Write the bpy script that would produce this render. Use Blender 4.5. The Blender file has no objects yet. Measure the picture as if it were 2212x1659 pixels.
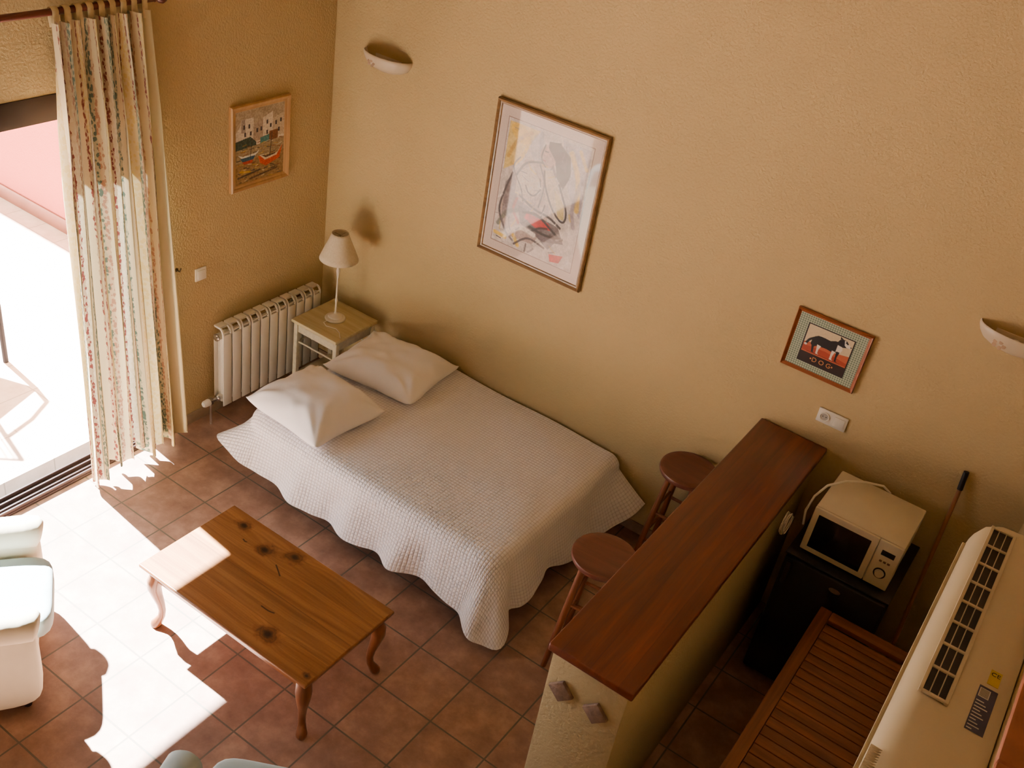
import bpy, bmesh, math, random
import numpy as np
from mathutils import Vector, Matrix
random.seed(4); rng=np.random.default_rng(7)
COL=bpy.context.scene.collection
def lin(c):
    return tuple(((x/12.92) if x<=0.04045 else ((x+0.055)/1.055)**2.4) for x in [v/255. for v in c])
# ---------------------------------------------------------------- materials
def newmat(name):
    m=bpy.data.materials.new(name);m.use_nodes=True
    nt=m.node_tree;return m,nt,nt.nodes["Principled BSDF"]
def N(nt,t,**k):
    n=nt.nodes.new(t)
    for a,b in k.items(): setattr(n,a,b)
    return n
def ramp(nt,stops,interp='LINEAR'):
    r=nt.nodes.new("ShaderNodeValToRGB");cr=r.color_ramp;cr.interpolation=interp
    while len(cr.elements)<len(stops): cr.elements.new(0.5)
    for e,(p,c) in zip(cr.elements,stops): e.position=p;e.color=(*c,1)
    return r
def mathn(nt,op,a,b=None):
    n=nt.nodes.new("ShaderNodeMath");n.operation=op
    for i,v in enumerate((a,b)):
        if v is None: continue
        if isinstance(v,(int,float)): n.inputs[i].default_value=v
        else: nt.links.new(v,n.inputs[i])
    return n.outputs[0]
def simple(name,rgb,rough=.5,var=.12,scale=8,bump=0,bscale=60,metal=0,coat=0,spec=.5):
    m,nt,b=newmat(name);c=lin(rgb)
    tc=N(nt,"ShaderNodeTexCoord");no=N(nt,"ShaderNodeTexNoise");no.inputs["Scale"].default_value=scale;no.inputs["Detail"].default_value=4
    nt.links.new(tc.outputs["Object"],no.inputs["Vector"])
    r=ramp(nt,[(0.3,tuple(x*(1-var) for x in c)),(0.7,tuple(min(1,x*(1+var)) for x in c))])
    nt.links.new(no.outputs[0],r.inputs[0]);nt.links.new(r.outputs[0],b.inputs["Base Color"])
    b.inputs["Roughness"].default_value=rough;b.inputs["Metallic"].default_value=metal
    b.inputs["Coat Weight"].default_value=coat;b.inputs["Specular IOR Level"].default_value=spec
    if bump:
        n2=N(nt,"ShaderNodeTexNoise");n2.inputs["Scale"].default_value=bscale;n2.inputs["Detail"].default_value=3
        nt.links.new(tc.outputs["Object"],n2.inputs["Vector"])
        bp=N(nt,"ShaderNodeBump");bp.inputs["Strength"].default_value=bump;bp.inputs["Distance"].default_value=.01
        nt.links.new(n2.outputs[0],bp.inputs["Height"]);nt.links.new(bp.outputs[0],b.inputs["Normal"])
    return m
def wood(name,c1,c2,axis=1,rough=.4,coat=.2,scale=1.0,c3=None,planks=None):
    m,nt,b=newmat(name)
    tc=N(nt,"ShaderNodeTexCoord");mp=N(nt,"ShaderNodeMapping")
    s=[26*scale]*3;s[axis]=1.6*scale;mp.inputs["Scale"].default_value=s
    nt.links.new(tc.outputs["Object"],mp.inputs["Vector"])
    no=N(nt,"ShaderNodeTexNoise");no.inputs["Scale"].default_value=1;no.inputs["Detail"].default_value=6;no.inputs["Roughness"].default_value=.6;no.inputs["Distortion"].default_value=.6
    nt.links.new(mp.outputs[0],no.inputs["Vector"])
    c1,c2=lin(c1),lin(c2);c3=lin(c3) if c3 else tuple(.5*(a+d) for a,d in zip(c1,c2))
    r=ramp(nt,[(.3,c1),(.5,c3),(.72,c2)]);nt.links.new(no.outputs[0],r.inputs[0])
    out=r.outputs[0]
    if planks:
        ax,w=planks
        sp=N(nt,"ShaderNodeSeparateXYZ");nt.links.new(tc.outputs["Object"],sp.inputs[0])
        q=mathn(nt,'DIVIDE',sp.outputs[ax],w);fl=mathn(nt,'FLOOR',q)
        wn=N(nt,"ShaderNodeTexWhiteNoise",noise_dimensions='1D');nt.links.new(fl,wn.inputs["W"])
        mr=N(nt,"ShaderNodeMapRange");mr.inputs[3].default_value=.85;mr.inputs[4].default_value=1.15;nt.links.new(wn.outputs[0],mr.inputs[0])
        fr=mathn(nt,'FRACT',q);e=mathn(nt,'ABSOLUTE',mathn(nt,'SUBTRACT',fr,.5));ed=mathn(nt,'LESS_THAN',e,.49)
        k=mathn(nt,'MULTIPLY',mr.outputs[0],mathn(nt,'ADD',mathn(nt,'MULTIPLY',ed,.25),.75))
        vm=N(nt,"ShaderNodeVectorMath",operation='SCALE');nt.links.new(out,vm.inputs[0]);nt.links.new(k,vm.inputs["Scale"]);out=vm.outputs[0]
    nt.links.new(out,b.inputs["Base Color"])
    b.inputs["Roughness"].default_value=rough;b.inputs["Coat Weight"].default_value=coat;b.inputs["Coat Roughness"].default_value=.25
    bp=N(nt,"ShaderNodeBump");bp.inputs["Strength"].default_value=.15;bp.inputs["Distance"].default_value=.003
    nt.links.new(no.outputs[0],bp.inputs["Height"]);nt.links.new(bp.outputs[0],b.inputs["Normal"])
    return m
def stucco(name,rgb,rough=.9):
    m,nt,b=newmat(name);c=lin(rgb)
    tc=N(nt,"ShaderNodeTexCoord")
    a=N(nt,"ShaderNodeTexNoise");a.inputs["Scale"].default_value=1.3;a.inputs["Detail"].default_value=5
    nt.links.new(tc.outputs["Object"],a.inputs["Vector"])
    r=ramp(nt,[(.3,tuple(x*.95 for x in c)),(.7,tuple(min(1,x*1.03) for x in c))]);nt.links.new(a.outputs[0],r.inputs[0]);nt.links.new(r.outputs[0],b.inputs["Base Color"])
    n2=N(nt,"ShaderNodeTexNoise");n2.inputs["Scale"].default_value=75;n2.inputs["Detail"].default_value=2.5;nt.links.new(tc.outputs["Object"],n2.inputs["Vector"])
    r2=ramp(nt,[(.35,(0,0,0)),(.62,(1,1,1))]);nt.links.new(n2.outputs[0],r2.inputs[0])
    bp=N(nt,"ShaderNodeBump");bp.inputs["Strength"].default_value=.45;bp.inputs["Distance"].default_value=.004
    nt.links.new(r2.outputs[0],bp.inputs["Height"]);nt.links.new(bp.outputs[0],b.inputs["Normal"])
    b.inputs["Roughness"].default_value=rough;b.inputs["Specular IOR Level"].default_value=.2
    return m
def tilemat(name,cols,mortar,size=.33,mw=.0045,rough=.55,off=(0,0)):
    m,nt,b=newmat(name)
    tc=N(nt,"ShaderNodeTexCoord");mp=N(nt,"ShaderNodeMapping");mp.inputs["Location"].default_value=(off[0]+33*size,off[1]+33*size,0)
    nt.links.new(tc.outputs["Object"],mp.inputs["Vector"])
    br=N(nt,"ShaderNodeTexBrick");br.offset=0;br.squash=1
    br.inputs["Scale"].default_value=1;br.inputs["Brick Width"].default_value=size;br.inputs["Row Height"].default_value=size
    br.inputs["Mortar Size"].default_value=mw;br.inputs["Mortar Smooth"].default_value=.2;br.inputs["Bias"].default_value=0
    br.inputs["Color1"].default_value=(.0,.0,.0,1);br.inputs["Color2"].default_value=(1,1,1,1);br.inputs["Mortar"].default_value=(.5,.5,.5,1)
    nt.links.new(mp.outputs[0],br.inputs["Vector"])
    no=N(nt,"ShaderNodeTexNoise");no.inputs["Scale"].default_value=7;no.inputs["Detail"].default_value=8;no.inputs["Roughness"].default_value=.65
    nt.links.new(tc.outputs["Object"],no.inputs["Vector"])
    r=ramp(nt,[(.28,lin(cols[0])),(.5,lin(cols[1])),(.72,lin(cols[2]))])
    sm=mathn(nt,'ADD',no.outputs[0],mathn(nt,'MULTIPLY',mathn(nt,'SUBTRACT',br.outputs["Color"],.5),.08))
    nt.links.new(sm,r.inputs[0])
    mx=N(nt,"ShaderNodeMix",data_type='RGBA');nt.links.new(br.outputs["Fac"],mx.inputs[0]);nt.links.new(r.outputs[0],mx.inputs[6]);mx.inputs[7].default_value=(*lin(mortar),1)
    nt.links.new(mx.outputs[2],b.inputs["Base Color"]);b.inputs["Roughness"].default_value=rough
    inv=mathn(nt,'SUBTRACT',mathn(nt,'MULTIPLY',no.outputs[0],.25),br.outputs["Fac"])
    bp=N(nt,"ShaderNodeBump");bp.inputs["Strength"].default_value=.4;bp.inputs["Distance"].default_value=.003
    nt.links.new(inv,bp.inputs["Height"]);nt.links.new(bp.outputs[0],b.inputs["Normal"])
    return m
def attrmat(name,rough=.6,coat=0,bump=0):
    m,nt,b=newmat(name);a=N(nt,"ShaderNodeAttribute",attribute_name="Col")
    tc=N(nt,"ShaderNodeTexCoord");no=N(nt,"ShaderNodeTexNoise");no.inputs["Scale"].default_value=120;nt.links.new(tc.outputs["Object"],no.inputs["Vector"])
    mr=N(nt,"ShaderNodeMapRange");mr.inputs[3].default_value=.88;mr.inputs[4].default_value=1.12;nt.links.new(no.outputs[0],mr.inputs[0])
    vm=N(nt,"ShaderNodeVectorMath",operation='SCALE');nt.links.new(a.outputs["Color"],vm.inputs[0]);nt.links.new(mr.outputs[0],vm.inputs["Scale"])
    nt.links.new(vm.outputs[0],b.inputs["Base Color"]);b.inputs["Roughness"].default_value=rough
    b.inputs["Coat Weight"].default_value=coat;b.inputs["Coat Roughness"].default_value=.03
    return m
# ---------------------------------------------------------------- mesh builder
class B:
    def __init__(s): s.bm=bmesh.new()
    def _merge(s,t,M=None):
        if M is not None: bmesh.ops.transform(t,matrix=M,verts=t.verts)
        me=bpy.data.meshes.new("tmp");t.to_mesh(me);t.free();s.bm.from_mesh(me);bpy.data.meshes.remove(me)
    def box(s,lo,hi,bev=0,seg=2,M=None):
        t=bmesh.new();bmesh.ops.create_cube(t,size=1)
        c=[(a+b)/2 for a,b in zip(lo,hi)];d=[abs(b-a) for a,b in zip(lo,hi)]
        bmesh.ops.transform(t,matrix=Matrix.Translation(c)@Matrix.Diagonal((*d,1)),verts=t.verts)
        if bev: bmesh.ops.bevel(t,geom=t.edges[:],offset=min(bev,min(d)*.49),segments=seg,profile=.5,affect='EDGES')
        s._merge(t,M);return s
    def sweep(s,pts,rad,n=12,closed=False,sec=None):
        pts=[Vector(p) for p in pts];k=len(pts)
        if isinstance(rad,(int,float)): rad=[rad]*k
        rings=[];up=None
        for i,p in enumerate(pts):
            if closed: d=(pts[(i+1)%k]-pts[i-1])
            else: d=pts[min(i+1,k-1)]-pts[max(i-1,0)]
            d.normalize()
            if up is None:
                up=Vector((0,0,1)) if abs(d.z)<.9 else Vector((1,0,0))
            u=(up-d*up.dot(d)).normalized();w=d.cross(u);up=u
            r=rad[i];ring=[]
            for j in range(n):
                a=2*math.pi*j/n;ca,sa=math.cos(a),math.sin(a)
                if sec: q=(abs(ca)**sec+abs(sa)**sec)**(-1/sec);ca*=q;sa*=q
                ring.append(s.bm.verts.new(p+u*ca*r+w*sa*r))
            rings.append(ring)
        for i in range(k if closed else k-1):
            a,b=rings[i],rings[(i+1)%k]
            for j in range(n): s.bm.faces.new((a[j],a[(j+1)%n],b[(j+1)%n],b[j]))
        if not closed:
            s.bm.faces.new(rings[0][::-1]);s.bm.faces.new(rings[-1])
        return s
    def lathe(s,prof,c=(0,0,0),n=32,M=None,cap=True):
        t=bmesh.new();rings=[]
        for r,z in prof:
            if r<1e-6: rings.append([t.verts.new((0,0,z))])
            else: rings.append([t.verts.new((r*math.cos(2*math.pi*j/n),r*math.sin(2*math.pi*j/n),z)) for j in range(n)])
        for a,b in zip(rings,rings[1:]):
            for j in range(n):
                if len(a)==1 and len(b)>1: t.faces.new((a[0],b[(j+1)%n],b[j]))
                elif len(b)==1 and len(a)>1: t.faces.new((a[j],a[(j+1)%n],b[0]))
                elif len(a)>1: t.faces.new((a[j],a[(j+1)%n],b[(j+1)%n],b[j]))
        bmesh.ops.recalc_face_normals(t,faces=t.faces[:])
        s._merge(t,Matrix.Translation(c)@(M or Matrix()));return s
    def grid(s,P,closeu=False):
        nu,nv=len(P),len(P[0]);V=[[s.bm.verts.new(P[i][j]) for j in range(nv)] for i in range(nu)]
        for i in range(nu if closeu else nu-1):
            for j in range(nv-1):
                s.bm.faces.new((V[i][j],V[(i+1)%nu][j],V[(i+1)%nu][j+1],V[i][j+1]))
        return V
    def done(s,name,mat,parent=None,ang=35,recalc=False,**props):
        if recalc: bmesh.ops.recalc_face_normals(s.bm,faces=s.bm.faces[:])
        me=bpy.data.meshes.new(name);s.bm.to_mesh(me);s.bm.free()
        me.shade_smooth();me.set_sharp_from_angle(angle=math.radians(ang))
        me.materials.append(mat)
        return reg(name,me,parent,**props)
def reg(name,data,parent=None,loc=None,rotz=0,**props):
    o=bpy.data.objects.new(name,data);COL.objects.link(o)
    if parent: o.parent=parent
    if loc: o.location=loc
    if rotz: o.rotation_euler=(0,0,rotz)
    for k,v in props.items(): o[k]=v
    return o
def thing(name,label,category,loc=(0,0,0),rotz=0,**k):
    return reg(name,None,None,loc,rotz,label=label,category=category,**k)
def copytree(o,loc,rotz=None,**props):
    c=o.copy();COL.objects.link(c);c.location=loc
    if rotz is not None: c.rotation_euler=(0,0,rotz)
    for k,v in props.items(): c[k]=v
    for ch in o.children:
        d=ch.copy();COL.objects.link(d);d.parent=c
    return c
def textmesh(name,txt,size,M,mat,parent,ext=.0006,sx=1):
    cu=bpy.data.curves.new(name,'FONT');cu.body=txt;cu.size=size;cu.extrude=ext;cu.align_x='CENTER';cu.align_y='CENTER'
    o=bpy.data.objects.new(name+"_t",cu);COL.objects.link(o);bpy.context.view_layer.update()
    me=bpy.data.meshes.new_from_object(o.evaluated_get(bpy.context.evaluated_depsgraph_get()));bpy.data.objects.remove(o)
    me.transform(M@Matrix.Diagonal((sx,1,1,1)));me.materials.clear();me.materials.append(mat)
    return reg(name,me,parent)
# numpy noise
def vnoise(h,w,fy,fx,seed=0):
    r=np.random.default_rng(seed);g=r.random((int(fy)+3,int(fx)+3))
    y=np.linspace(0,fy,h);x=np.linspace(0,fx,w);yi=y.astype(int);xi=x.astype(int);ty=(y-yi);tx=(x-xi);ty=ty*ty*(3-2*ty);tx=tx*tx*(3-2*tx)
    a=g[yi][:,xi];b=g[yi][:,xi+1];c=g[yi+1][:,xi];d=g[yi+1][:,xi+1];TX=tx[None];TY=ty[:,None]
    return (a*(1-TX)+b*TX)*(1-TY)+(c*(1-TX)+d*TX)*TY
class Canvas:
    def __init__(s,w,h,asp,bg):
        s.w,s.h,s.asp=w,h,asp;s.a=np.ones((h,w,3))*np.array(bg)
        s.X,s.Y=np.meshgrid((np.arange(w)+.5)/w,(np.arange(h)+.5)/h)
    def mix(s,m,c): s.a=s.a*(1-m[...,None])+np.array(c)*m[...,None]
    def poly(s,pts,c,al=1):
        ins=np.zeros(s.X.shape,bool);n=len(pts)
        for i in range(n):
            x1,y1=pts[i];x2,y2=pts[(i+1)%n]
            if y1==y2: continue
            cond=((y1>s.Y)!=(y2>s.Y))&(s.X<(x2-x1)*(s.Y-y1)/(y2-y1)+x1);ins^=cond
        s.mix(ins*al,c)
    def ell(s,cx,cy,rx,ry,c,al=1,rot=0):
        dx=(s.X-cx);dy=(s.Y-cy)*s.asp;ca,sa=math.cos(rot),math.sin(rot)
        q=((dx*ca+dy*sa)/rx)**2+((-dx*sa+dy*ca)/(ry*s.asp))**2
        s.mix(np.clip((1.15-q)/.3,0,1)*al,c)
    def stroke(s,pts,w,c,al=1):
        if len(pts)>2: # smooth
            P=[np.array(p,float) for p in pts];Q=[]
            for i in range(len(P)-1):
                p0=P[max(i-1,0)];p1=P[i];p2=P[i+1];p3=P[min(i+2,len(P)-1)]
                for t in np.linspace(0,1,7)[:-1]: Q.append(.5*((2*p1)+(-p0+p2)*t+(2*p0-5*p1+4*p2-p3)*t*t+(-p0+3*p1-3*p2+p3)*t**3))
            Q.append(P[-1]);pts=Q
        D=np.full(s.X.shape,9.)
        for (x1,y1),(x2,y2) in zip(pts,pts[1:]):
            ay=s.asp;vx,vy=x2-x1,(y2-y1)*ay;L=vx*vx+vy*vy+1e-12
            t=np.clip(((s.X-x1)*vx+(s.Y-y1)*ay*vy)/L,0,1);D=np.minimum(D,np.hypot(s.X-x1-t*vx,(s.Y-y1)*ay-t*vy))
        s.mix(np.clip((w-D)/(w*.5),0,1)*al,c)
    def noise(s,amt,fx,fy,seed): s.a=np.clip(s.a+(vnoise(s.h,s.w,fy,fx,seed)-.5)[...,None]*amt*255,0,255)
    def mesh(s,name,P0,U,V,mat,parent,**k):
        w,h=s.w,s.h;P0,U,V=map(np.array,(P0,U,V))
        gx,gy=np.meshgrid(np.linspace(0,1,w),np.linspace(0,1,h))
        co=(P0+gx[...,None]*U+gy[...,None]*V).reshape(-1,3)
        idx=np.arange(w*h).reshape(h,w);f=np.stack([idx[:-1,:-1],idx[1:,:-1],idx[1:,1:],idx[:-1,1:]],-1).reshape(-1,4)
        me=bpy.data.meshes.new(name);me.from_pydata(co.tolist(),[],f.tolist())
        c=s.a.reshape(-1,3)/255.;c=np.where(c<=.04045,c/12.92,((c+.055)/1.055)**2.4)
        at=me.color_attributes.new("Col",'FLOAT_COLOR','POINT');at.data.foreach_set("color",np.concatenate([c,np.ones((len(c),1))],1).astype(np.float32).ravel())
        me.materials.append(mat);me.shade_smooth();return reg(name,me,parent,**k)

# ---------------------------------------------------------------- room
M_wall=stucco("warm_stucco",(190,168,122))
M_floor=tilemat("terracotta_tiles",[(122,90,74),(148,114,96),(178,142,120)],(98,90,76),mw=.0048)
M_terr=tilemat("terrace_tiles",[(194,160,142),(208,178,160),(222,194,176)],(170,146,128))
M_red=stucco("red_plaster",(176,92,84))
M_dark=simple("dark_bronze_aluminium",(48,34,32),.4,.1,metal=.3)
M_skirt=simple("skirting_stone",(150,128,104),.6,.15,20)
S=dict(kind="structure")
ZC=5.2
B().box((-.3,0,-.1),(7,.2,ZC)).done("wall_back",M_wall,**S)
b=B();b.box((-.3,-1.42,-.1),(0,0,ZC));b.box((-.3,-4.3,2.33),(0,-1.42,ZC));b.box((-.3,-8,-.1),(0,-4.3,ZC));b.done("wall_left",M_wall,**S)
B().box((-.02,-8,-.1),(4.9,0,0)).done("floor",M_floor,**S)
b=B();b.box((4.6,-8,-.1),(4.9,0,2.53));b.done("wall_right",M_wall,**S)
B().box((4.9,-8,2.43),(7,0,2.53)).done("floor.001",M_floor,**S)
b=B()
for i in range(24): b.box((4.592,-8+i*.333,2.53),(4.92,-8+i*.333+.327,2.562),.006)
b.done("trim_1",simple("terracotta_coping",(150,88,56),.6,.2,12),**S)
B().box((-.3,-8,ZC),(7,.2,ZC+.1)).done("ceiling",stucco("ceiling_plaster",(190,176,144)),**S)
b=B();b.box((-.3,-8.2,-.1),(7,-8,ZC));b.done("wall_front",M_wall,**S)
B().box((7,-8.2,2.4),(7.2,.2,ZC)).done("wall_right.001",M_wall,**S)
b=B();b.box((0,-1.42,0),(.012,0,.075),.003);b.done("baseboard_left",M_skirt,**S)
b=B();b.box((.012,-.012,0),(3.235,0,.075),.003);b.done("baseboard_back",M_skirt,**S)
# sliding door frame
b=B()
b.box((-.14,-4.3,2.20),(.004,-1.42,2.33),.004);b.box((-.16,-4.3,0),(-.02,-4.22,2.2),.004);b.box((-.14,-1.50,0),(.004,-1.42,2.2),.004)
b.box((-.14,-4.3,0),(.004,-1.42,.018),.003)
for x in (-.12,-.075,-.03,-.004): b.box((x-.005,-4.22,.018),(x+.005,-1.5,.04),.001)
b.done("door_1",M_dark,**S)
# terrace
B().box((-8,-9,-.14),(-.3,0.6,-.03)).done("floor.002",M_terr,**S)
B().box((-6.5,-.15,-.03),(-.3,.1,1.9)).done("wall_terrace",M_red,**S)
b=B();b.box((-6.5,-.165,-.03),(-.3,-.15,.10),.003);b.done("baseboard_terrace",simple("terrace_skirting",(130,80,64),.6),**S)

# ---------------------------------------------------------------- curtain & rod
M_rod=wood("rod_wood",(70,22,14),(105,40,26),1,.35,.4)
rod=thing("curtain_rod","dark reddish wooden curtain rod above the terrace door","curtain rod",(.10,-1.42,2.74))
B().sweep([(0,0,0),(0,-3.1,0)],.016,16).done("pole",M_rod,rod)
def finial(y,sg):
    M=Matrix.Translation((0,y,0))@Matrix.Rotation(math.radians(-90*sg),4,'X')
    B().lathe([(0,-.005),(.018,0),(.018,.008),(.012,.014),(.026,.03),(.03,.045),(.024,.062),(.01,.072),(0,.075)],n=24,M=M).done("finial",M_rod,rod)
finial(0,1);finial(-3.1,-1)
for y in (-.06,-3.0):
    b=B();b.box((-.095,y-.02,-.03),(-.08,y+.02,.03),.003);b.sweep([(-.085,y,0),(-.016,y,0)],.008,10);b.done("bracket",M_rod,rod)
def curtain_mat():
    m,nt,b=newmat("striped_paisley_cloth")
    uv=N(nt,"ShaderNodeUVMap");sp=N(nt,"ShaderNodeSeparateXYZ");nt.links.new(uv.outputs[0],sp.inputs[0])
    u,v=sp.outputs[0],sp.outputs[1]
    no=N(nt,"ShaderNodeTexNoise");no.inputs["Scale"].default_value=26;no.inputs["Detail"].default_value=4;nt.links.new(uv.outputs[0],no.inputs["Vector"])
    uu=mathn(nt,'ADD',mathn(nt,'MULTIPLY',u,3.1),mathn(nt,'MULTIPLY',mathn(nt,'SUBTRACT',no.outputs[0],.5),.06))
    fr=mathn(nt,'FRACT',uu)
    cream=lin((214,200,160));yel=lin((206,184,122));bur=lin((124,66,60));grn=lin((90,108,94));pk=lin((168,130,104));wh=lin((226,216,186))
    r=ramp(nt,[(0,cream),(.08,bur),(.12,wh),(.18,grn),(.29,pk),(.33,cream),(.42,bur),(.455,yel),(.58,bur),(.61,wh),(.67,pk),(.71,grn),(.81,cream),(.88,bur),(.915,yel)],'CONSTANT')
    nt.links.new(fr,r.inputs[0])
    vo=N(nt,"ShaderNodeTexVoronoi");vo.inputs["Scale"].default_value=54;vo.inputs["Randomness"].default_value=1
    mp=N(nt,"ShaderNodeMapping");mp.inputs["Scale"].default_value=(2.0,.8,1);nt.links.new(uv.outputs[0],mp.inputs[0]);nt.links.new(mp.outputs[0],vo.inputs["Vector"])
    msk=mathn(nt,'GREATER_THAN',vo.outputs["Distance"],.50)
    mx=N(nt,"ShaderNodeMix",data_type='RGBA');nt.links.new(mathn(nt,'MULTIPLY',msk,.6),mx.inputs[0]);nt.links.new(r.outputs[0],mx.inputs[6]);mx.inputs[7].default_value=(*cream,1)
    edge=mathn(nt,'GREATER_THAN',u,1.88)
    m2=N(nt,"ShaderNodeMix",data_type='RGBA');nt.links.new(edge,m2.inputs[0]);nt.links.new(mx.outputs[2],m2.inputs[6]);m2.inputs[7].default_value=(*lin((214,202,158)),1)
    nt.links.new(m2.outputs[2],b.inputs["Base Color"]);b.inputs["Roughness"].default_value=.9
    tr=N(nt,"ShaderNodeBsdfTranslucent");nt.links.new(m2.outputs[2],tr.inputs[0])
    ms=N(nt,"ShaderNodeMixShader");ms.inputs[0].default_value=.05
    nt.links.new(b.outputs[0],ms.inputs[1]);nt.links.new(tr.outputs[0],ms.inputs[2])
    nt.links.new(ms.outputs[0],nt.nodes["Material Output"].inputs[0]);return m
M_cur=curtain_mat()
cur=thing("curtain","cream striped paisley curtain gathered beside the terrace door","curtain",(0,0,0))
nu,nv=460,70;P=[];UV=[]
nf=8.5
for i in range(nu):
    s=i/(nu-1);col=[];cu=[]
    for j in range(nv):
        t=j/(nv-1)
        z=2.70-t*(2.60+.05*math.sin(s*23)+.03*math.sin(s*9+1))
        yl=-2.0-.02*t;yr=-1.47+.12*t
        ph=2*math.pi*nf*s+.4*math.sin(2.2*t+s*5)+.4*t+.8*math.sin(s*11)
        y=yl+(yr-yl)*s+.020*math.sin(2*ph+.6)*min(1,t*3)
        amp=.018+.036*min(1,t*4+.2)+.014*math.sin(s*17+t*3)
        x=.125+amp*math.sin(ph)+.014*math.sin(2.3*ph+4*t)*min(1,t*3)
        col.append((x,y,z));cu.append((s*2.1,t*2.6))
    P.append(col);UV.append(cu)
b=B();b.grid(P);o=b.done("curtain_panel",M_cur,cur,ang=80)
uvl=o.data.uv_layers.new(name="UVMap")
flat=[UV[i][j] for i in range(nu) for j in range(nv)]
for l in o.data.loops: uvl.data[l.index].uv=flat[l.vertex_index]
M_tab=simple("curtain_tab_cloth",(206,188,142),.9,.15,30)
for k in range(9):
    y=-1.97+k*.06
    b=B();Pp=[]
    for yy in (y-.016,y+.016):
        row=[(.122,yy,2.66)]
        for a in range(-20,201,20): row.append((.10+.021*math.cos(math.radians(a)),yy,2.742+.021*math.sin(math.radians(a))))
        row.append((.090,yy,2.67));Pp.append(row)
    b.grid(Pp);o=b.done("curtain_tab",M_tab,cur,ang=80)
    so=o.modifiers.new("s",'SOLIDIFY');so.thickness=.002
b=B();b.sweep([(0.0,-1.26,1.15),(.03,-1.26,1.15),(.04,-1.26,1.175)],.004,8);b.lathe([(0,0),(.012,0),(.012,.004),(0,.006)],c=(0,-1.26,1.15),n=16,M=Matrix.Rotation(math.pi/2,4,'Y'));b.done("curtain_tieback_hook",simple("brass_hook",(90,75,50),.4,metal=.7),label="small brass curtain tieback hook on the wall",category="hook")

# ---------------------------------------------------------------- pictures
M_frG=wood("gilded_frame",(108,80,46),(152,118,72),0,.35,.3)
M_frP=wood("pine_frame",(166,126,80),(194,154,102),2,.4,.2)
M_frO=wood("orange_wood_frame",(128,64,32),(160,88,46),0,.35,.3)
M_art=attrmat("painted_print_behind_glass",.6,.45)
M_art2=attrmat("oil_paint",.5,.15)
def frame(parent,w,h,fw,d,mat,prof=True):
    b=B()
    for k in range(4):
        L=w if k%2==0 else h;H=h if k%2==0 else w
        pr=[(0,0),(0,-d*.7),(fw*.15,-d),(fw*.45,-d*.85),(fw*.6,-d*.6),(fw*.85,-d*.55),(fw,-d*.35),(fw,0)]
        R=Matrix.Rotation(k*math.pi/2,4,'Y')
        A=[];C2=[]
        for (q,y) in pr:
            A.append(b.bm.verts.new(R@Vector((-L/2+q,y,H/2-q))));C2.append(b.bm.verts.new(R@Vector((L/2-q,y,H/2-q))))
        for i in range(len(pr)-1): b.bm.faces.new((A[i],A[i+1],C2[i+1],C2[i]))
    b.box((-w/2+fw*.5,-.006,-h/2+fw*.5),(w/2-fw*.5,-.001,h/2-fw*.5))
    return b.done("frame",mat,parent,recalc=True)
pic=thing("framed_picture","large gilt-framed abstract figure print under glass above bed","picture",(1.62,0,1.883))
W,H=.74,.94;frame(pic,W,H,.032,.028,M_frG)
w,h=W-.06,H-.06
cv=Canvas(320,400,h/w,(214,202,194))
mx0,mx1,my0,my1=.085,.915,.07,.93
cv.poly([(mx0-.008,my0-.006),(mx1+.008,my0-.006),(mx1+.008,my1+.006),(mx0-.008,my1+.006)],(150,128,120))
cv.poly([(mx0,my0),(mx1,my0),(mx1,my1),(mx0,my1)],(214,208,204))
sub=cv.a.copy()
Y=(224,194,70);G=(72,66,74);DK=(20,16,24);WH=(250,246,240);SK=(186,170,162);GR=(120,114,124)
cv.poly([(.1,.09),(.4,.09),(.22,.35),(.1,.42)],Y,.55);cv.ell(.22,.15,.11,.05,Y,.8,.5);cv.stroke([(.13,.32),(.2,.2),(.32,.12)],.022,(190,158,50),.7);cv.stroke([(.30,.22),(.26,.30),(.2,.36)],.02,Y,.8)
cv.poly([(.62,.09),(.9,.09),(.9,.55),(.75,.4)],(156,148,160),.6);cv.stroke([(.72,.15),(.82,.3),(.86,.5)],.03,Y,.75);cv.stroke([(.8,.12),(.88,.22)],.02,Y,.6);cv.stroke([(.86,.3),(.82,.5),(.86,.62)],.025,(140,130,140),.6)
cv.stroke([(.42,.1),(.44,.3)],.025,(130,128,142),.6);cv.ell(.40,.2,.07,.09,(180,176,182),.6)
cv.poly([(.2,.42),(.3,.3),(.45,.27),(.55,.36),(.62,.5),(.6,.7),(.5,.85),(.25,.86),(.12,.75),(.14,.55)],SK,.9)
cv.poly([(.14,.5),(.22,.42),(.28,.56),(.24,.74),(.15,.72)],GR,.6);cv.poly([(.25,.4),(.38,.32),(.46,.4),(.4,.52),(.25,.55)],WH,.9);cv.poly([(.26,.58),(.44,.61),(.40,.66),(.27,.66)],GR,.5)
cv.ell(.42,.45,.078,.062,WH,1);cv.stroke([(.345,.47),(.38,.51),(.44,.515),(.49,.46)],.009,G,.9);cv.stroke([(.47,.39),(.49,.44)],.006,DK,.8)
cv.ell(.52,.225,.085,.075,(190,164,154),1)
cv.poly([(.5,.13),(.6,.115),(.72,.18),(.75,.3),(.7,.40),(.62,.34),(.585,.24),(.5,.17)],DK,.95)
cv.poly([(.61,.15),(.69,.2),(.70,.29),(.63,.26)],(84,66,84),.9);cv.poly([(.57,.26),(.62,.33),(.6,.38),(.54,.33)],(110,86,90),.8)
cv.stroke([(.47,.16),(.45,.23),(.462,.27),(.5,.30)],.008,DK,.9);cv.stroke([(.475,.2),(.505,.2)],.007,DK,.9);cv.stroke([(.465,.262),(.49,.262)],.006,(160,50,40),.9)
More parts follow.
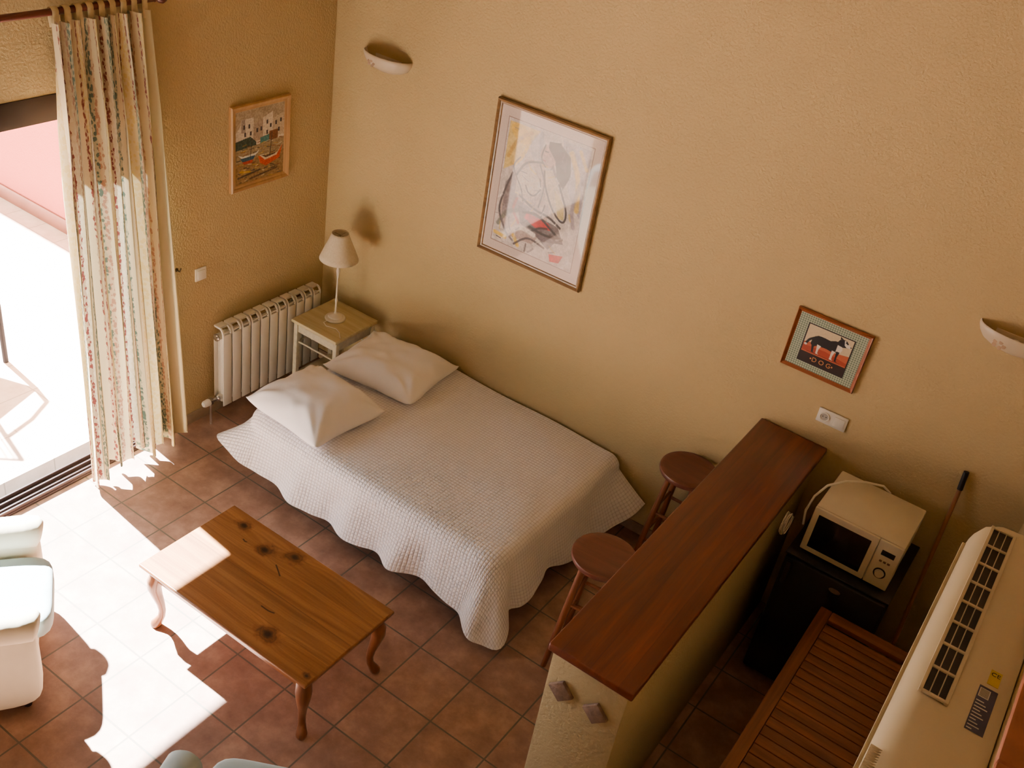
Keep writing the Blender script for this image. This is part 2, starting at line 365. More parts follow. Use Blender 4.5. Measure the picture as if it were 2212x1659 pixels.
cv.poly([(.5,.33),(.57,.3),(.72,.48),(.77,.58),(.68,.62),(.55,.5)],(234,226,212),.95);cv.poly([(.62,.42),(.74,.5),(.76,.6),(.70,.6)],(204,190,110),.6)
cv.stroke([(.5,.33),(.53,.42),(.62,.54),(.72,.61),(.77,.6),(.76,.52),(.66,.38)],.011,DK,.9)
cv.stroke([(.2,.42),(.15,.55),(.12,.7),(.2,.82)],.012,G,.95);cv.stroke([(.24,.42),(.32,.32),(.47,.28)],.011,DK,.85);cv.stroke([(.3,.55),(.45,.60),(.62,.62),(.74,.66)],.013,DK,.8)
cv.poly([(.3,.62),(.72,.66),(.8,.76),(.6,.8),(.35,.74)],(104,96,100),.75)
cv.poly([(.4,.645),(.62,.66),(.68,.70),(.5,.725),(.38,.69)],(200,30,18),1);cv.stroke([(.36,.655),(.5,.635),(.66,.695),(.76,.74)],.013,DK,.9);cv.stroke([(.42,.73),(.6,.75),(.78,.73)],.014,(38,32,34),.9);cv.stroke([(.28,.58),(.26,.66),(.33,.74)],.016,(176,60,40),.8)
cv.stroke([(.44,.78),(.54,.72),(.62,.70)],.012,DK,.6);cv.poly([(.5,.77),(.74,.75),(.66,.84)],GR,.6)
cv.stroke([(.2,.86),(.35,.77),(.5,.78)],.03,WH,.9);cv.stroke([(.13,.8),(.2,.7),(.3,.66)],.025,(94,102,94),.6);cv.stroke([(.11,.87),(.22,.88)],.022,Y,.8);cv.stroke([(.3,.84),(.36,.9)],.022,Y,.8);cv.stroke([(.32,.9),(.45,.82),(.62,.84)],.012,G,.8);cv.stroke([(.16,.76),(.22,.84),(.30,.88)],.012,GR,.8)
cv.poly([(.68,.865),(.82,.84),(.79,.90),(.7,.915)],(206,46,30),.95);cv.stroke([(.13,.895),(.18,.90)],.005,DK,.9)
cv.stroke([(.25,.3),(.2,.38),(.3,.5),(.34,.58)],.008,DK,.7);cv.stroke([(.45,.3),(.52,.42),(.5,.58)],.009,G,.85);cv.stroke([(.56,.55),(.54,.64)],.008,DK,.7)
for k in range(46):
    x,y=.12+.72*rng.random(),.1+.78*rng.random();a=rng.random()*3.1;L=.03+.05*rng.random()
    cv.stroke([(x,y),(x+L*math.cos(a)*.5,y+L*math.sin(a)*.6),(x+L*math.cos(a),y+L*math.sin(a))],.005+.006*rng.random(),[(240,236,230),(150,142,150),(215,190,90),(70,60,68)][k%4],.5)
cv.noise(.10,30,38,3);cv.noise(.10,90,110,5)
m=((cv.X<mx0)|(cv.X>mx1)|(cv.Y<my0)|(cv.Y>my1));cv.a[m]=sub[m]
cv.a=255*(cv.a/255)**1.45
cv.mesh("print",(-w/2,-.010,h/2),(w,0,0),(0,0,-h),M_art,pic)
pic2=thing("framed_picture","small pine-framed painting of harbour boats and white houses","picture",(0,-.62,1.79),math.radians(90))
W,H=.47,.53;frame(pic2,W,H,.042,.026,M_frP);w,h=W-.075,H-.075
cv=Canvas(200,230,h/w,(168,152,128));cv.noise(.10,6,8,11)
cv.poly([(0,.30),(.10,.2),(.12,.12),(.36,.12),(.36,.22),(.55,.16),(.75,.1),(.75,.2),(1,.14),(1,.5),(0,.5)],(216,206,192))
cv.poly([(.36,.22),(.55,.16),(.55,.45),(.36,.45)],(166,148,130));cv.poly([(.75,.2),(1,.14),(1,.45),(.75,.45)],(190,174,152));cv.poly([(.12,.12),(.2,.12),(.2,.3),(.12,.3)],(160,148,140))
for (x,y) in [(.16,.2),(.26,.2),(.18,.3),(.29,.3),(.42,.28),(.5,.27),(.62,.2),(.69,.26),(.8,.24),(.9,.22),(.86,.34),(.62,.34)]: cv.poly([(x,y),(x+.035,y),(x+.035,y+.055),(x,y+.055)],(50,42,50))
cv.poly([(0,.40),(.3,.37),(.42,.46),(.42,.52),(0,.56)],(46,66,58));cv.poly([(.5,.42),(.68,.4),(.68,.5),(.5,.52)],(60,122,124));cv.poly([(.68,.36),(.86,.36),(.86,.5),(.68,.5)],(116,70,40))
cv.poly([(0,.52),(1,.48),(1,.66),(0,.7)],(150,132,100));cv.poly([(0,.7),(1,.66),(1,1),(0,1)],(140,112,70))
for k in range(90):
    x,y=rng.random()*.95,.46+rng.random()*.52;c=[(44,34,30),(170,128,60),(206,192,160),(120,66,34),(190,156,70),(70,60,54)][k%6];cv.stroke([(x,y),(x+.03+.06*rng.random(),y+.03*(rng.random()-.5))],.009,c,.8)
cv.poly([(.06,.585),(.14,.65),(.4,.65),(.50,.57),(.42,.61),(.16,.62)],(226,226,220));cv.poly([(.1,.64),(.4,.64),(.36,.70),(.16,.70)],(40,84,112));cv.poly([(.14,.69),(.36,.69),(.34,.73),(.18,.73)],(170,50,36))
cv.poly([(.46,.66),(.6,.72),(.86,.70),(.96,.59),(.9,.77),(.62,.83),(.5,.77)],(196,70,34));cv.poly([(.48,.655),(.6,.70),(.86,.68),(.96,.58),(.84,.72),(.6,.745)],(226,208,180));cv.poly([(.52,.67),(.62,.715),(.8,.70),(.84,.68),(.62,.69)],(70,50,40))
cv.stroke([(.3,.66),(.34,.40)],.008,(50,34,28));cv.stroke([(.7,.7),(.74,.38)],.008,(50,34,28));cv.stroke([(.06,.9),(.5,.86)],.018,(44,32,26),.8);cv.stroke([(.3,.95),(.85,.9)],.02,(66,42,28),.8);cv.stroke([(.1,.82),(.3,.85)],.018,(200,160,60),.9)
cv.noise(.16,50,60,12)
cv.mesh("canvas",(-w/2,-.010,h/2),(w,0,0),(0,0,-h),M_art2,pic2)
pic3=thing("framed_picture","small orange wood-framed dog picture with green checked mat","picture",(3.425,0,1.705))
W,H=.40,.34;frame(pic3,W,H,.022,.022,M_frO);w,h=W-.04,H-.04
cv=Canvas(360,300,h/w,(206,206,180))
chk=((np.floor(cv.X*60)%2)*.5+(np.floor(cv.Y*60*h/w)%2)*.5);cv.a=np.array((190,196,172))*(1-chk[...,None]*.75)+np.array((72,100,82))*chk[...,None]*.75
x0,x1,y0,y1=.17,.83,.16,.86
cv.poly([(x0-.02,y0-.02),(x1+.02,y0-.02),(x1+.02,y1+.02),(x0-.02,y1+.02)],(30,22,22));cv.poly([(x0,y0),(x1,y0),(x1,y1),(x0,y1)],(216,198,162))
cv.poly([(x0,.50),(.35,.46),(.6,.5),(x1,.46),(x1,y1),(x0,y1)],(190,92,56));cv.poly([(x0,.56),(.5,.54),(x1,.6),(x1,.66),(x0,.66)],(164,62,36));cv.poly([(x0,.68),(x1,.68),(x1,y1),(x0,y1)],(36,22,20))
K=(16,15,20);WT=(232,226,214)
cv.poly([(.29,.35),(.34,.31),(.42,.305),(.52,.315),(.58,.28),(.64,.27),(.69,.30),(.70,.38),(.66,.47),(.58,.50),(.50,.485),(.42,.49),(.36,.50),(.31,.54),(.265,.50),(.27,.42)],K)
cv.poly([(.61,.29),(.635,.225),(.68,.195),(.73,.20),(.77,.245),(.81,.285),(.80,.315),(.75,.325),(.70,.345)],K);cv.poly([(.70,.205),(.735,.21),(.775,.25),(.815,.285),(.80,.315),(.755,.32),(.72,.29)],WT);cv.poly([(.73,.205),(.77,.245),(.76,.265),(.72,.24)],K);cv.ell(.812,.288,.012,.01,K);cv.poly([(.64,.22),(.63,.165),(.68,.195)],K)
cv.poly([(.63,.33),(.70,.34),(.715,.40),(.68,.49),(.63,.46)],WT)
for pts,c in [([(.27,.46),(.34,.48),(.325,.545),(.335,.63),(.36,.645),(.31,.645),(.295,.56)],K),([(.36,.47),(.42,.48),(.40,.55),(.40,.63),(.425,.645),(.375,.645),(.37,.56)],WT),([(.58,.47),(.63,.47),(.61,.56),(.61,.63),(.635,.645),(.58,.645),(.58,.56)],WT),([(.64,.45),(.69,.45),(.675,.55),(.68,.63),(.705,.645),(.655,.645),(.65,.55)],K)]: cv.poly(pts,c)
cv.stroke([(.29,.38),(.235,.44),(.205,.52)],.022,K);cv.ell(.20,.54,.022,.02,WT);cv.stroke([(.25,.655),(.74,.655)],.008,(90,30,24),.6)
cv.mesh("print",(-w/2,-.010,h/2),(w,0,0),(0,0,-h),M_art,pic3)
M_let=simple("orange_letters",(196,130,78),.6)
RX=Matrix.Rotation(math.pi/2,4,'X')
textmesh("lettering","\u2022D O G\u2022",.036,Matrix.Translation((0,-.0115,h/2-h*.77))@RX,M_let,pic3)

# ---------------------------------------------------------------- sconces
M_sc=simple("glazed_white_ceramic",(206,192,166),.45,.06,6,coat=.15)
M_fl=simple("peach_flower_paint",(198,170,144),.5)
def sconce(loc,lab):
    t=thing("wall_sconce",lab,"wall lamp",loc)
    P=[];n=32
    prof=[(1.0,0),(.985,-.018),(.93,-.04),(.82,-.063),(.62,-.082),(.38,-.095),(.12,-.101),(0.02,-.102)]
    inner=[(.95,-.0),(.93,-.018),(.87,-.037),(.76,-.057),(.56,-.073),(.3,-.086),(.02,-.09)]
    full=inner[::-1]+[(.975,.004)]+prof
    for i in range(n+1):
        a=math.pi*i/n
        P.append([(.18*r*math.cos(a),-.105*r*math.sin(a)-.0005,z-.0) for r,z in full])
    b=B();b.grid(P);b.box((-.10,-.006,-.08),(.10,0,-.012),.002)
    b.done("bowl",M_sc,t,ang=60,recalc=True)
    B().lathe([(0,0),(.018,0),(.018,.05),(.012,.055),(0,.055)],c=(0,-.045,-.075),n=16).done("bulb_holder",simple("white_plastic_holder",(225,220,205),.4),t)
    for k in range(5):
        a=k*2*math.pi/5;px=-.06+.024*math.cos(a);pz=-.048+.016*math.sin(a)
        rr=.18*(1-.35*((-pz)/.102)**3)*.97;th=math.acos(max(-1,min(1,px/rr)));py=-.105*(rr/.18)*math.sin(th)-.001
        B().lathe([(0,-.002),(.010,0),(0,.002)],c=(px,py,pz),n=10,M=Matrix.Rotation(math.pi/2-.5,4,'X')).done("petal",M_fl,t)
    return t
sconce((.43,0,2.345),"half-bowl white ceramic sconce with flower decoration near the corner")
sconce((4.21,0,2.165),"half-bowl white ceramic sconce with flower decoration near the kitchen")
# ---------------------------------------------------------------- switch / outlet
M_pl=simple("white_switch_plastic",(236,232,218),.35,.04)
M_hole=simple("dark_recess",(30,28,26),.6)
M_grey=simple("grey_socket_recess",(170,165,155),.5)
sw=thing("light_switch","square white light switch on the yellow wall","light switch",(0,-1.085,1.065))
B().box((0,-.042,-.042),(.010,.042,.042),.004).done("plate",M_pl,sw);B().box((.010,-.028,-.028),(.015,.028,.028),.003).done("rocker",M_pl,sw)
ou=thing("wall_outlet","double white socket and switch plate above the bar counter","socket",(3.58,0,1.343))
B().box((-.08,-.010,-.042),(.08,0,.042),.004).done("plate",M_pl,ou)
B().box((.012,-.015,-.028),(.068,-.010,.028),.003).done("rocker",M_pl,ou)
Ry=Matrix.Rotation(math.pi/2,4,'X')
B().lathe([(.027,0),(.027,.005),(.022,.005),(.020,.002)],c=(-.04,-.010,0),n=28,M=Ry).done("socket_ring",M_pl,ou)
B().lathe([(0,.0),(.0205,.0),(.0205,.0012),(0,.0012)],c=(-.04,-.010,0),n=28,M=Ry).done("socket_well",M_grey,ou)
for dx in (-.009,.009): B().lathe([(0,0),(.003,0),(.003,.002),(0,.002)],c=(-.04+dx,-.0105,0),n=10,M=Ry).done("pin_hole",M_hole,ou)

# ---------------------------------------------------------------- radiator
M_rad=simple("white_radiator_enamel",(216,212,200),.35,.04,5)
rad=thing("radiator","white aluminium sectional radiator below the harbour picture","radiator",(.10,-.605,0))
ns=11;pw=.08
for k in range(ns):
    y=-(ns*pw)/2+(k+.5)*pw
    b=B()
    b.box((.040,y-.035,.13),(.048,y+.035,.665),.003)
    b.box((-.040,y-.034,.15),(-.034,y+.034,.64),.002)
    b.box((-.034,y-.006,.15),(.042,y+.006,.62),.001)
    b.sweep([(0,y,.14),(0,y,.66)],.015,12)
    for z in (.18,.64): b.sweep([(0,y-.04,z),(0,y+.04,z)],.02,14)
    prof=[]
    for a in range(0,91,15):
        prof.append((.012+.036*math.cos(math.radians(a)),.665+.05*math.sin(math.radians(a))))
    for (ya,yb) in ((y-.034,y-.026),(y+.026,y+.034)):
        for (x1,z1),(x2,z2) in zip(prof,prof[1:]):
            vs=[b.bm.verts.new(q) for q in ((x1,ya,z1),(x1,yb,z1),(x2,yb,z2),(x2,ya,z2),(x1*.8,ya,z1-.012),(x1*.8,yb,z1-.012),(x2*.8,yb,z2-.012),(x2*.8,ya,z2-.012))]
            for f in ((0,1,2,3),(4,7,6,5),(0,4,5,1),(1,5,6,2),(2,6,7,3),(3,7,4,0)): b.bm.faces.new([vs[i] for i in f])
    b.box((-.038,y-.034,.700),(.014,y+.034,.716),.004)
    b.box((.034,y-.030,.676),(.044,y+.030,.684),.002)
    b.done("radiator_section",M_rad,rad,recalc=True)
M_chr=simple("chrome",(190,186,178),.25,.05,metal=.9)
for z in (.18,.64): B().lathe([(0,0),(.024,0),(.024,.010),(.018,.016),(0,.016)],c=(0,-.44,z),n=20,M=Matrix.Rotation(math.pi/2,4,'X')).done("end_plug",M_chr,rad)
b=B();b.sweep([(0,-.44,.18),(0,-.50,.18)],.012,12);b.sweep([(0,-.50,.18),(0,-.50,.02),(0,-.50,.0)],.009,12);b.lathe([(0,0),(.019,0),(.019,.03),(0,.03)],c=(0,-.50,.165),n=16);b.done("valve_pipe",M_chr,rad)
B().lathe([(0,0),(.022,0),(.024,.01),(.022,.04),(.016,.05),(0,.05)],c=(0.0,-.512,.18),n=20,M=Matrix.Rotation(math.pi/2,4,'X')).done("valve_knob",M_pl,rad)
for y in (-.3,.3): B().box((-.098,y-.012,.55),(-.036,y+.012,.60),.003).done("wall_bracket",M_rad,rad)

# ---------------------------------------------------------------- nightstand
M_ns=wood("distressed_cream_wood",(176,160,116),(204,192,152),0,.6,.05,c3=(192,178,134))
M_nsw=simple("worn_white_paint",(200,192,168),.6,.15,30)
nst=thing("nightstand","small distressed cream bedside table in the corner","bedside table",(.385,-.28,0))
b=B();b.box((-.20,-.21,.575),(.20,.21,.60),.006);b.done("top",M_ns,nst)
b=B();b.box((-.165,-.18,.50),(.165,-.165,.575),.002);b.box((-.165,.165,.50),(.165,.18,.575),.002);b.box((-.18,-.165,.50),(-.165,.165,.575),.002);b.box((.165,-.165,.50),(.18,.165,.575),.002);b.done("apron",M_nsw,nst)
for sx in (-1,1):
    for sy in (-1,1):
        B().box((sx*.175-.016,sy*.175-.016,0),(sx*.175+.016,sy*.175+.016,.575),.003).done("leg",M_nsw,nst)
b=B();b.box((-.175,-.175,.16),(.175,.175,.176),.003);b.done("shelf",M_nsw,nst)
for sx in (-.17,.17): B().sweep([(sx,-.16,.42),(sx,.16,.42)],.006,8).done("rail",M_nsw,nst)
for sy in (-.17,.17): B().sweep([(-.16,sy,.42),(.16,sy,.42)],.006,8).done("rail",M_nsw,nst)
M_lp=simple("cream_painted_metal",(226,218,200),.35,.05,coat=.3)
lm=thing("table_lamp","slim cream table lamp with pleated cone shade","lamp",(.375,-.27,.6005))
B().lathe([(0,0),(.068,0),(.070,.006),(.066,.012),(.05,.018),(.046,.026),(.03,.034),(.012,.042),(.008,.05),(0,.05)],n=40).done("base",M_lp,lm)
B().lathe([(0,.045),(.007,.045),(.006,.12),(.010,.14),(.006,.16),(.005,.30),(.009,.33),(.013,.36),(.008,.39),(.006,.46),(.012,.47),(.012,.52),(0,.52)],n=20).done("stem",M_lp,lm)
def shade():
    m,nt,b=newmat("linen_shade");tc=N(nt,"ShaderNodeTexCoord");no=N(nt,"ShaderNodeTexNoise");no.inputs["Scale"].default_value=80;nt.links.new(tc.outputs["Object"],no.inputs["Vector"])
    r=ramp(nt,[(.3,lin((228,216,188))),(.7,lin((238,228,202)))]);nt.links.new(no.outputs[0],r.inputs[0]);nt.links.new(r.outputs[0],b.inputs["Base Color"]);b.inputs["Roughness"].default_value=.85
    tr=N(nt,"ShaderNodeBsdfTranslucent");nt.links.new(r.outputs[0],tr.inputs[0]);ms=N(nt,"ShaderNodeMixShader");ms.inputs[0].default_value=.2
    nt.links.new(b.outputs[0],ms.inputs[1]);nt.links.new(tr.outputs[0],ms.inputs[2]);nt.links.new(ms.outputs[0],nt.nodes["Material Output"].inputs[0]);return m
M_sh=shade()
P=[]
for i in range(144):
    a=2*math.pi*i/144;k=1+.003*(1 if i%2 else -1)
    P.append([(r*k*math.cos(a),r*k*math.sin(a),z) for r,z in [(.127,.450),(.116,.480),(.096,.53),(.074,.58),(.059,.62),(.055,.635)]])
b=B();b.grid(P,True);o=b.done("lamp_shade",M_sh,lm,ang=80);so=o.modifiers.new("s",'SOLIDIFY');so.thickness=.002
b=B();b.sweep([(-.05,0,.62),(.05,0,.62)],.0015,6);b.sweep([(0,-.05,.62),(0,.05,.62)],.0015,6);b.sweep([(0,0,.52),(0,0,.62)],.002,6);b.done("shade_carrier",M_chr,lm)
B().sweep([(-.01,-.068,.004),(-.01,-.10,.004),(.03,-.12,.004),(.10,-.10,.004),(.15,-.12,.004),(.18,-.15,.004),(.198,-.165,.004)],.003,8).done("cord",M_pl,lm)

# ---------------------------------------------------------------- bed
X0,X1,Y0,YB,ZT=.65,2.475,-1.29,-.03,.50
M_mat=simple("mattress_ticking",(214,208,200),.9);M_bf=simple("dark_bed_base",(40,32,34),.7)
bed=thing("bed","low double bed with dark base along the wall","bed",((X0+X1)/2,(Y0+YB)/2,0))
hx,hy=(X1-X0)/2,(YB-Y0)/2
B().box((-hx+.03,-hy+.03,.27),(hx-.03,hy-.01,.465),.05,4).done("mattress",M_mat,bed)
B().box((-hx+.05,-hy+.05,.16),(hx-.05,hy-.02,.265),.01).done("bed_base",M_bf,bed)
for sx in (-1,1):
    for sy in (-1,1): B().sweep([(sx*(hx-.1),sy*(hy-.1),0),(sx*(hx-.1),sy*(hy-.1),.16)],[.022,.028],14).done("leg",M_bf,bed)
rc=.12;path=[];st=.012
def arc(cx,cy,a0,a1,n): return [((cx+rc*math.cos(a0+(a1-a0)*k/n)),(cy+rc*math.sin(a0+(a1-a0)*k/n)),math.cos(a0+(a1-a0)*k/n),math.sin(a0+(a1-a0)*k/n)) for k in range(n+1)]
n1=int((YB-Y0-rc)/st)
for k in range(n1): path.append((X0,YB+(Y0+rc-YB)*k/n1,-1,0))
path+=arc(X0+rc,Y0+rc,math.pi,1.5*math.pi,26)
n2=int((X1-X0-2*rc)/st)
for k in range(1,n2): path.append((X0+rc+(X1-X0-2*rc)*k/n2,Y0,0,-1))
path+=arc(X1-rc,Y0+rc,1.5*math.pi,2*math.pi,26)
for k in range(1,n1+1): path.append((X1,Y0+rc+(YB-Y0-rc)*k/n1,1,0))
arcl=[0]
for a,c in zip(path,path[1:]): arcl.append(arcl[-1]+max(math.hypot(c[0]-a[0],c[1]-a[1]),(.02 if abs(c[2]-a[2])>1e-5 else 0)))
LT=arcl[-1];iL=n1+13;iR=n1+27+n2-1+13;sL,sR=arcl[iL],arcl[iR]
def g(x,m,w): return math.exp(-((x-m)/w)**2)
def sstep(x,a,b_):
    t=max(0,min(1,(x-a)/(b_-a)));return t*t*(3-2*t)
P=[];UVs=[];nin=36;nd=30
folds=[(sL-.38,.05,.010),(sL-.14,.06,.025),(sL+.02,.08,.030),(sL+.40,.11,-.024),(sL+.62,.09,.024),(sL+.86,.09,-.018),(sL+1.04,.09,.022),(sL+1.22,.08,-.020),(sL+1.38,.08,.030),(sL+1.56,.08,-.034),(sR-.13,.07,.040),(sR+.03,.06,.030),(sR+.19,.06,-.045),(sR+.36,.09,.022),(sR+.58,.08,-.018),(sR+.80,.09,.024)]
R_=.080
for (x,y,nx,ny),s in zip(path,arcl):
    col=[];uvc=[]
    ex,ey=x-nx*R_*.5,y-ny*R_*.5
    cxx=min(max(ex,X0+.35),X1-.35);
    for k in range(nin):
        t=k/nin;px=cxx+(ex-cxx)*t;py=min(YB+(ey-YB)*t,-.02)
        z=ZT-.010+(.008+.006*math.sin(px*7+py*3)+.004*math.sin(py*11+px*2))*(1-t**6)
        col.append((px,py,z));uvc.append((px,py))
    Lh=.42+.110*g(s,sR,.16)-.11*g(s,sL,.28)-.01*g(s,LT,.25)-.05*g(s,sR+.55,.2)+.012*math.sin(s*6.1)
    lf=sstep(s,.35,.75)
    fl=(.070+.140*g(s,sR,.18)+.10*g(s,sL,.2)+.185*g(s,LT,.28)+.01*math.sin(s*5))*lf+.004
    fold=sum(a*g(s,c,w_) for c,w_,a in folds)
    for k in range(nd+1):
        d=Lh*k/nd
        if d<R_*math.pi/2: a=d/R_;out=R_*math.sin(a);zz=-R_*(1-math.cos(a))
        else:
            q=(d-R_*math.pi/2)/(Lh-R_*math.pi/2);dd=d-R_*math.pi/2
            out=R_+fl*q**1.1*.9;zz=-R_-math.sqrt(max(1e-6,dd*dd-(fl*q*.9)**2)) if dd>0 else -R_
        am=(max(0,d-.08)/max(.1,Lh-.08))**1.4*1.25
        out+=am*fold*lf-R_*.5+.004*math.sin(s*31+d*9)*min(1,max(0,d-.08)*5)*lf
        px=x+nx*out;py=min(y+ny*out,-.018)
        col.append((px,py,max(.012,ZT-.010+zz)));uvc.append((ex+nx*d,ey+ny*d))
    P.append(col);UVs.append(uvc)
def spread_mat():
    m,nt,b=newmat("white_waffle_quilt");uv=N(nt,"ShaderNodeUVMap");sp=N(nt,"ShaderNodeSeparateXYZ");nt.links.new(uv.outputs[0],sp.inputs[0])
    f=2*math.pi/.021
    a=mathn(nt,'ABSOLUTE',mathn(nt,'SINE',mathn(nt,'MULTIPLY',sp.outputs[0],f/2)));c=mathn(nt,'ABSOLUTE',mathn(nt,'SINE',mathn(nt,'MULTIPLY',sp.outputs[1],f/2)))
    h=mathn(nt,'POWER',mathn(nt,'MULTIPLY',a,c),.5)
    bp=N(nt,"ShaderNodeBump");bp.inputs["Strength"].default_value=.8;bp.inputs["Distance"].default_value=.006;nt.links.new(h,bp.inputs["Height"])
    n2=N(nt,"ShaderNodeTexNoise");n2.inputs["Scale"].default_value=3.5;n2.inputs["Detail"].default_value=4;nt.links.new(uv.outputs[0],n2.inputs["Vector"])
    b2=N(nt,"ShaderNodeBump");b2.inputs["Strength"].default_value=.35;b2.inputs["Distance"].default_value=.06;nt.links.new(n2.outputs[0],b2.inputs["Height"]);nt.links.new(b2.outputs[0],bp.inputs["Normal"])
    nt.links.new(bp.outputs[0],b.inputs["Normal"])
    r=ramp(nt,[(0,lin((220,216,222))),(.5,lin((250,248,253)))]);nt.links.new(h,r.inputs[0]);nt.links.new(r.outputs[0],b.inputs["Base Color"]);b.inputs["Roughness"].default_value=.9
    return m
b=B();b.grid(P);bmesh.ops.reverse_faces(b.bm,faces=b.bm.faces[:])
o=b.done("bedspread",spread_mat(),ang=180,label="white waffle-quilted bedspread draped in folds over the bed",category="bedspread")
uvl=o.data.uv_layers.new(name="UVMap");npc=nin+nd+1
for l in o.data.loops: i=l.vertex_index;uvl.data[l.index].uv=UVs[i//npc][i%npc]
M_pil=simple("white_cotton",(252,251,254),.85,.01,5,bump=.35,bscale=6)
def pillow(name,c,w,h,th,rot,tilt,lab,seed):
    n=56;wr=vnoise(n+1,n+1,4,4,seed);wr2=vnoise(n+1,n+1,9,9,seed+1)
    top=[];bot=[]
    for i in range(n+1):
        u=-1+2*i/n;rt=[];rb=[]
        for j in range(n+1):
            v=-1+2*j/n
            x=w/2*u*(1-.10*(1-v*v)*abs(u)**2)+.012*(wr[i,j]-.5);y=h/2*v*(1-.10*(1-u*u)*abs(v)**2)+.012*(wr[j,i]-.5)
            sh=1-.05*(abs(u)*abs(v))**5;x*=sh;y*=sh
            q=max(0,(1-u**4)*(1-v**4))**.7*(1-.22*(u*u+v*v)/2)
            cr2=0
            for (a,bq) in ((-1,-1),(1,-1),(1,1),(-1,1)):
                dx,dy=u-a,v-bq;r_=math.hypot(dx,dy);th_=math.atan2(dy,dx);cr2+=.008*math.sin(th_*11+seed+a)*math.exp(-((r_-.5)/.32)**2)
            z=th*q*(.84+.28*wr[i,j])+(.016*(wr2[i,j]-.5)+cr2)*min(1,q*1.5)
            cr=.02*(abs(u)*abs(v))**6
            rt.append((x,y,.035+z+cr));rb.append((x,y,.035-.035*min(1,q*2)+cr))
        top.append(rt);bot.append(rb)
    b=B();b.grid(top);b.grid([r_[::-1] for r_ in bot]);bmesh.ops.remove_doubles(b.bm,verts=b.bm.verts[:],dist=1e-5)
    o=b.done(name,M_pil,ang=180,recalc=True,label=lab,category="pillow");o.location=c;o.rotation_euler=(tilt[0],tilt[1],rot)
    o["group"]="white pillows on the bed";return o
pillow("pillow",(.97,-.375,.510),.70,.59,.115,math.radians(6),(0,0),"white cotton pillow lying against the wall side",3)
pillow("pillow",(.935,-1.035,.510),.65,.59,.15,math.radians(-5),(0,0),"white cotton pillow near the open edge of the bed",9)

# ---------------------------------------------------------------- coffee table
ct=thing("coffee_table","low knotty pine coffee table with curved legs","coffee table",(1.72,-2.19,0))
TX,TY,TZ=1.12,.62,.435
cv=Canvas(520,290,TY/TX,(0,0,0));hh,ww=290,520
X=cv.X*TX;Yy=cv.Y*TY
kn=[(.322,.209,.033),(.456,.105,.033),(.698,.834,.036),(.135,.12,.028),(.97,.93,.012)]
warp=np.zeros_like(X)
for a,c,r in kn:
    dx=(X-a*TX);dy=(Yy-c*TY);d2=(dx/(r*2.6))**2+(dy/(r*1.5))**2;warp+=np.sign(dy)*r*1.2*np.exp(-d2)*(1-np.exp(-(dy/(r*.6))**2))
board=np.floor((Yy)/.155)
yy=Yy+warp+.06*(vnoise(hh,ww,2,3,2)-.5)+board*.37
gi=np.clip(yy/1.9,0,.999)
gtab=np.random.default_rng(5).random(340);gs=np.interp(gi*339,np.arange(340),gtab);gs2=np.interp(gi*80,np.arange(81),np.random.default_rng(6).random(81))
t=np.clip(.30*gs+.40*gs2+.30*vnoise(hh,ww,60,6,4)+.25*(vnoise(hh,ww,5,3,6)-.5),0,1)
c1,c2=np.array((114,68,32)),np.array((174,118,66));cv.a=c2*(1-t[...,None])+c1*t[...,None]
cv.a*=(1+.05*np.sin(board*2.7))[...,None]
for a,c,r in kn:
    dx=(X-a*TX);dy=(Yy-c*TY);nz=vnoise(hh,ww,60,100,int(r*1e4));nz2=vnoise(hh,ww,22,36,int(r*2e4));rr=np.hypot(dx/1.35,dy)*(1+.35*(nz-.5)+.5*(nz2-.5))
    cv.mix(np.clip(1.7-rr/r,0,1)*.55,(88,42,16));cv.mix(np.clip((r*.75-rr)/(r*.5),0,1)*.9,(36,18,12));cv.mix(np.exp(-((rr-r*.95)/(r*.12))**2)*.35,(56,26,12))
for a,c,L,an in [(.461,.305,.030,1.1),(.598,.66,.034,-.2),(.215,.245,.012,0.2)]:
    cv.stroke([(a-L,c-L*an),(a+L*.2,c+.006),(a+L,c+L*an)],.004,(36,16,10),.8)
for k in (1,2,3): cv.mix((np.abs(Yy-k*.155)<.0012)*.35,(70,36,14))
M_ctt=attrmat("varnished_knotty_pine",.32,.35);M_ctt.node_tree.nodes["Principled BSDF"].inputs["Coat Roughness"].default_value=.2
M_pine=wood("orange_pine",(112,66,32),(160,102,54),0,.35,.4);M_pineL=wood("orange_pine_leg",(104,60,30),(146,88,48),2,.35,.4)
b=B();b.box((-TX/2,-TY/2,TZ-.022),(TX/2,TY/2,TZ-.001),.007,3);b.box((-TX/2+.012,-TY/2+.012,TZ-.034),(TX/2-.012,TY/2-.012,TZ-.022),.004);b.done("tabletop_board",M_pine,ct)
e=.006;cv.mesh("tabletop",(-TX/2+e,TY/2-e,TZ),(TX-2*e,0,0),(0,-(TY-2*e),0),M_ctt,ct)
for sy in (-1,1): B().box((-TX/2+.07,sy*(TY/2-.05)-.009,TZ-.10),(TX/2-.07,sy*(TY/2-.05)+.009,TZ-.034),.003).done("apron",M_pine,ct)
for sx in (-1,1): B().box((sx*(TX/2-.05)-.009,-TY/2+.07,TZ-.10),(sx*(TX/2-.05)+.009,TY/2-.07,TZ-.034),.003).done("apron",M_pine,ct)
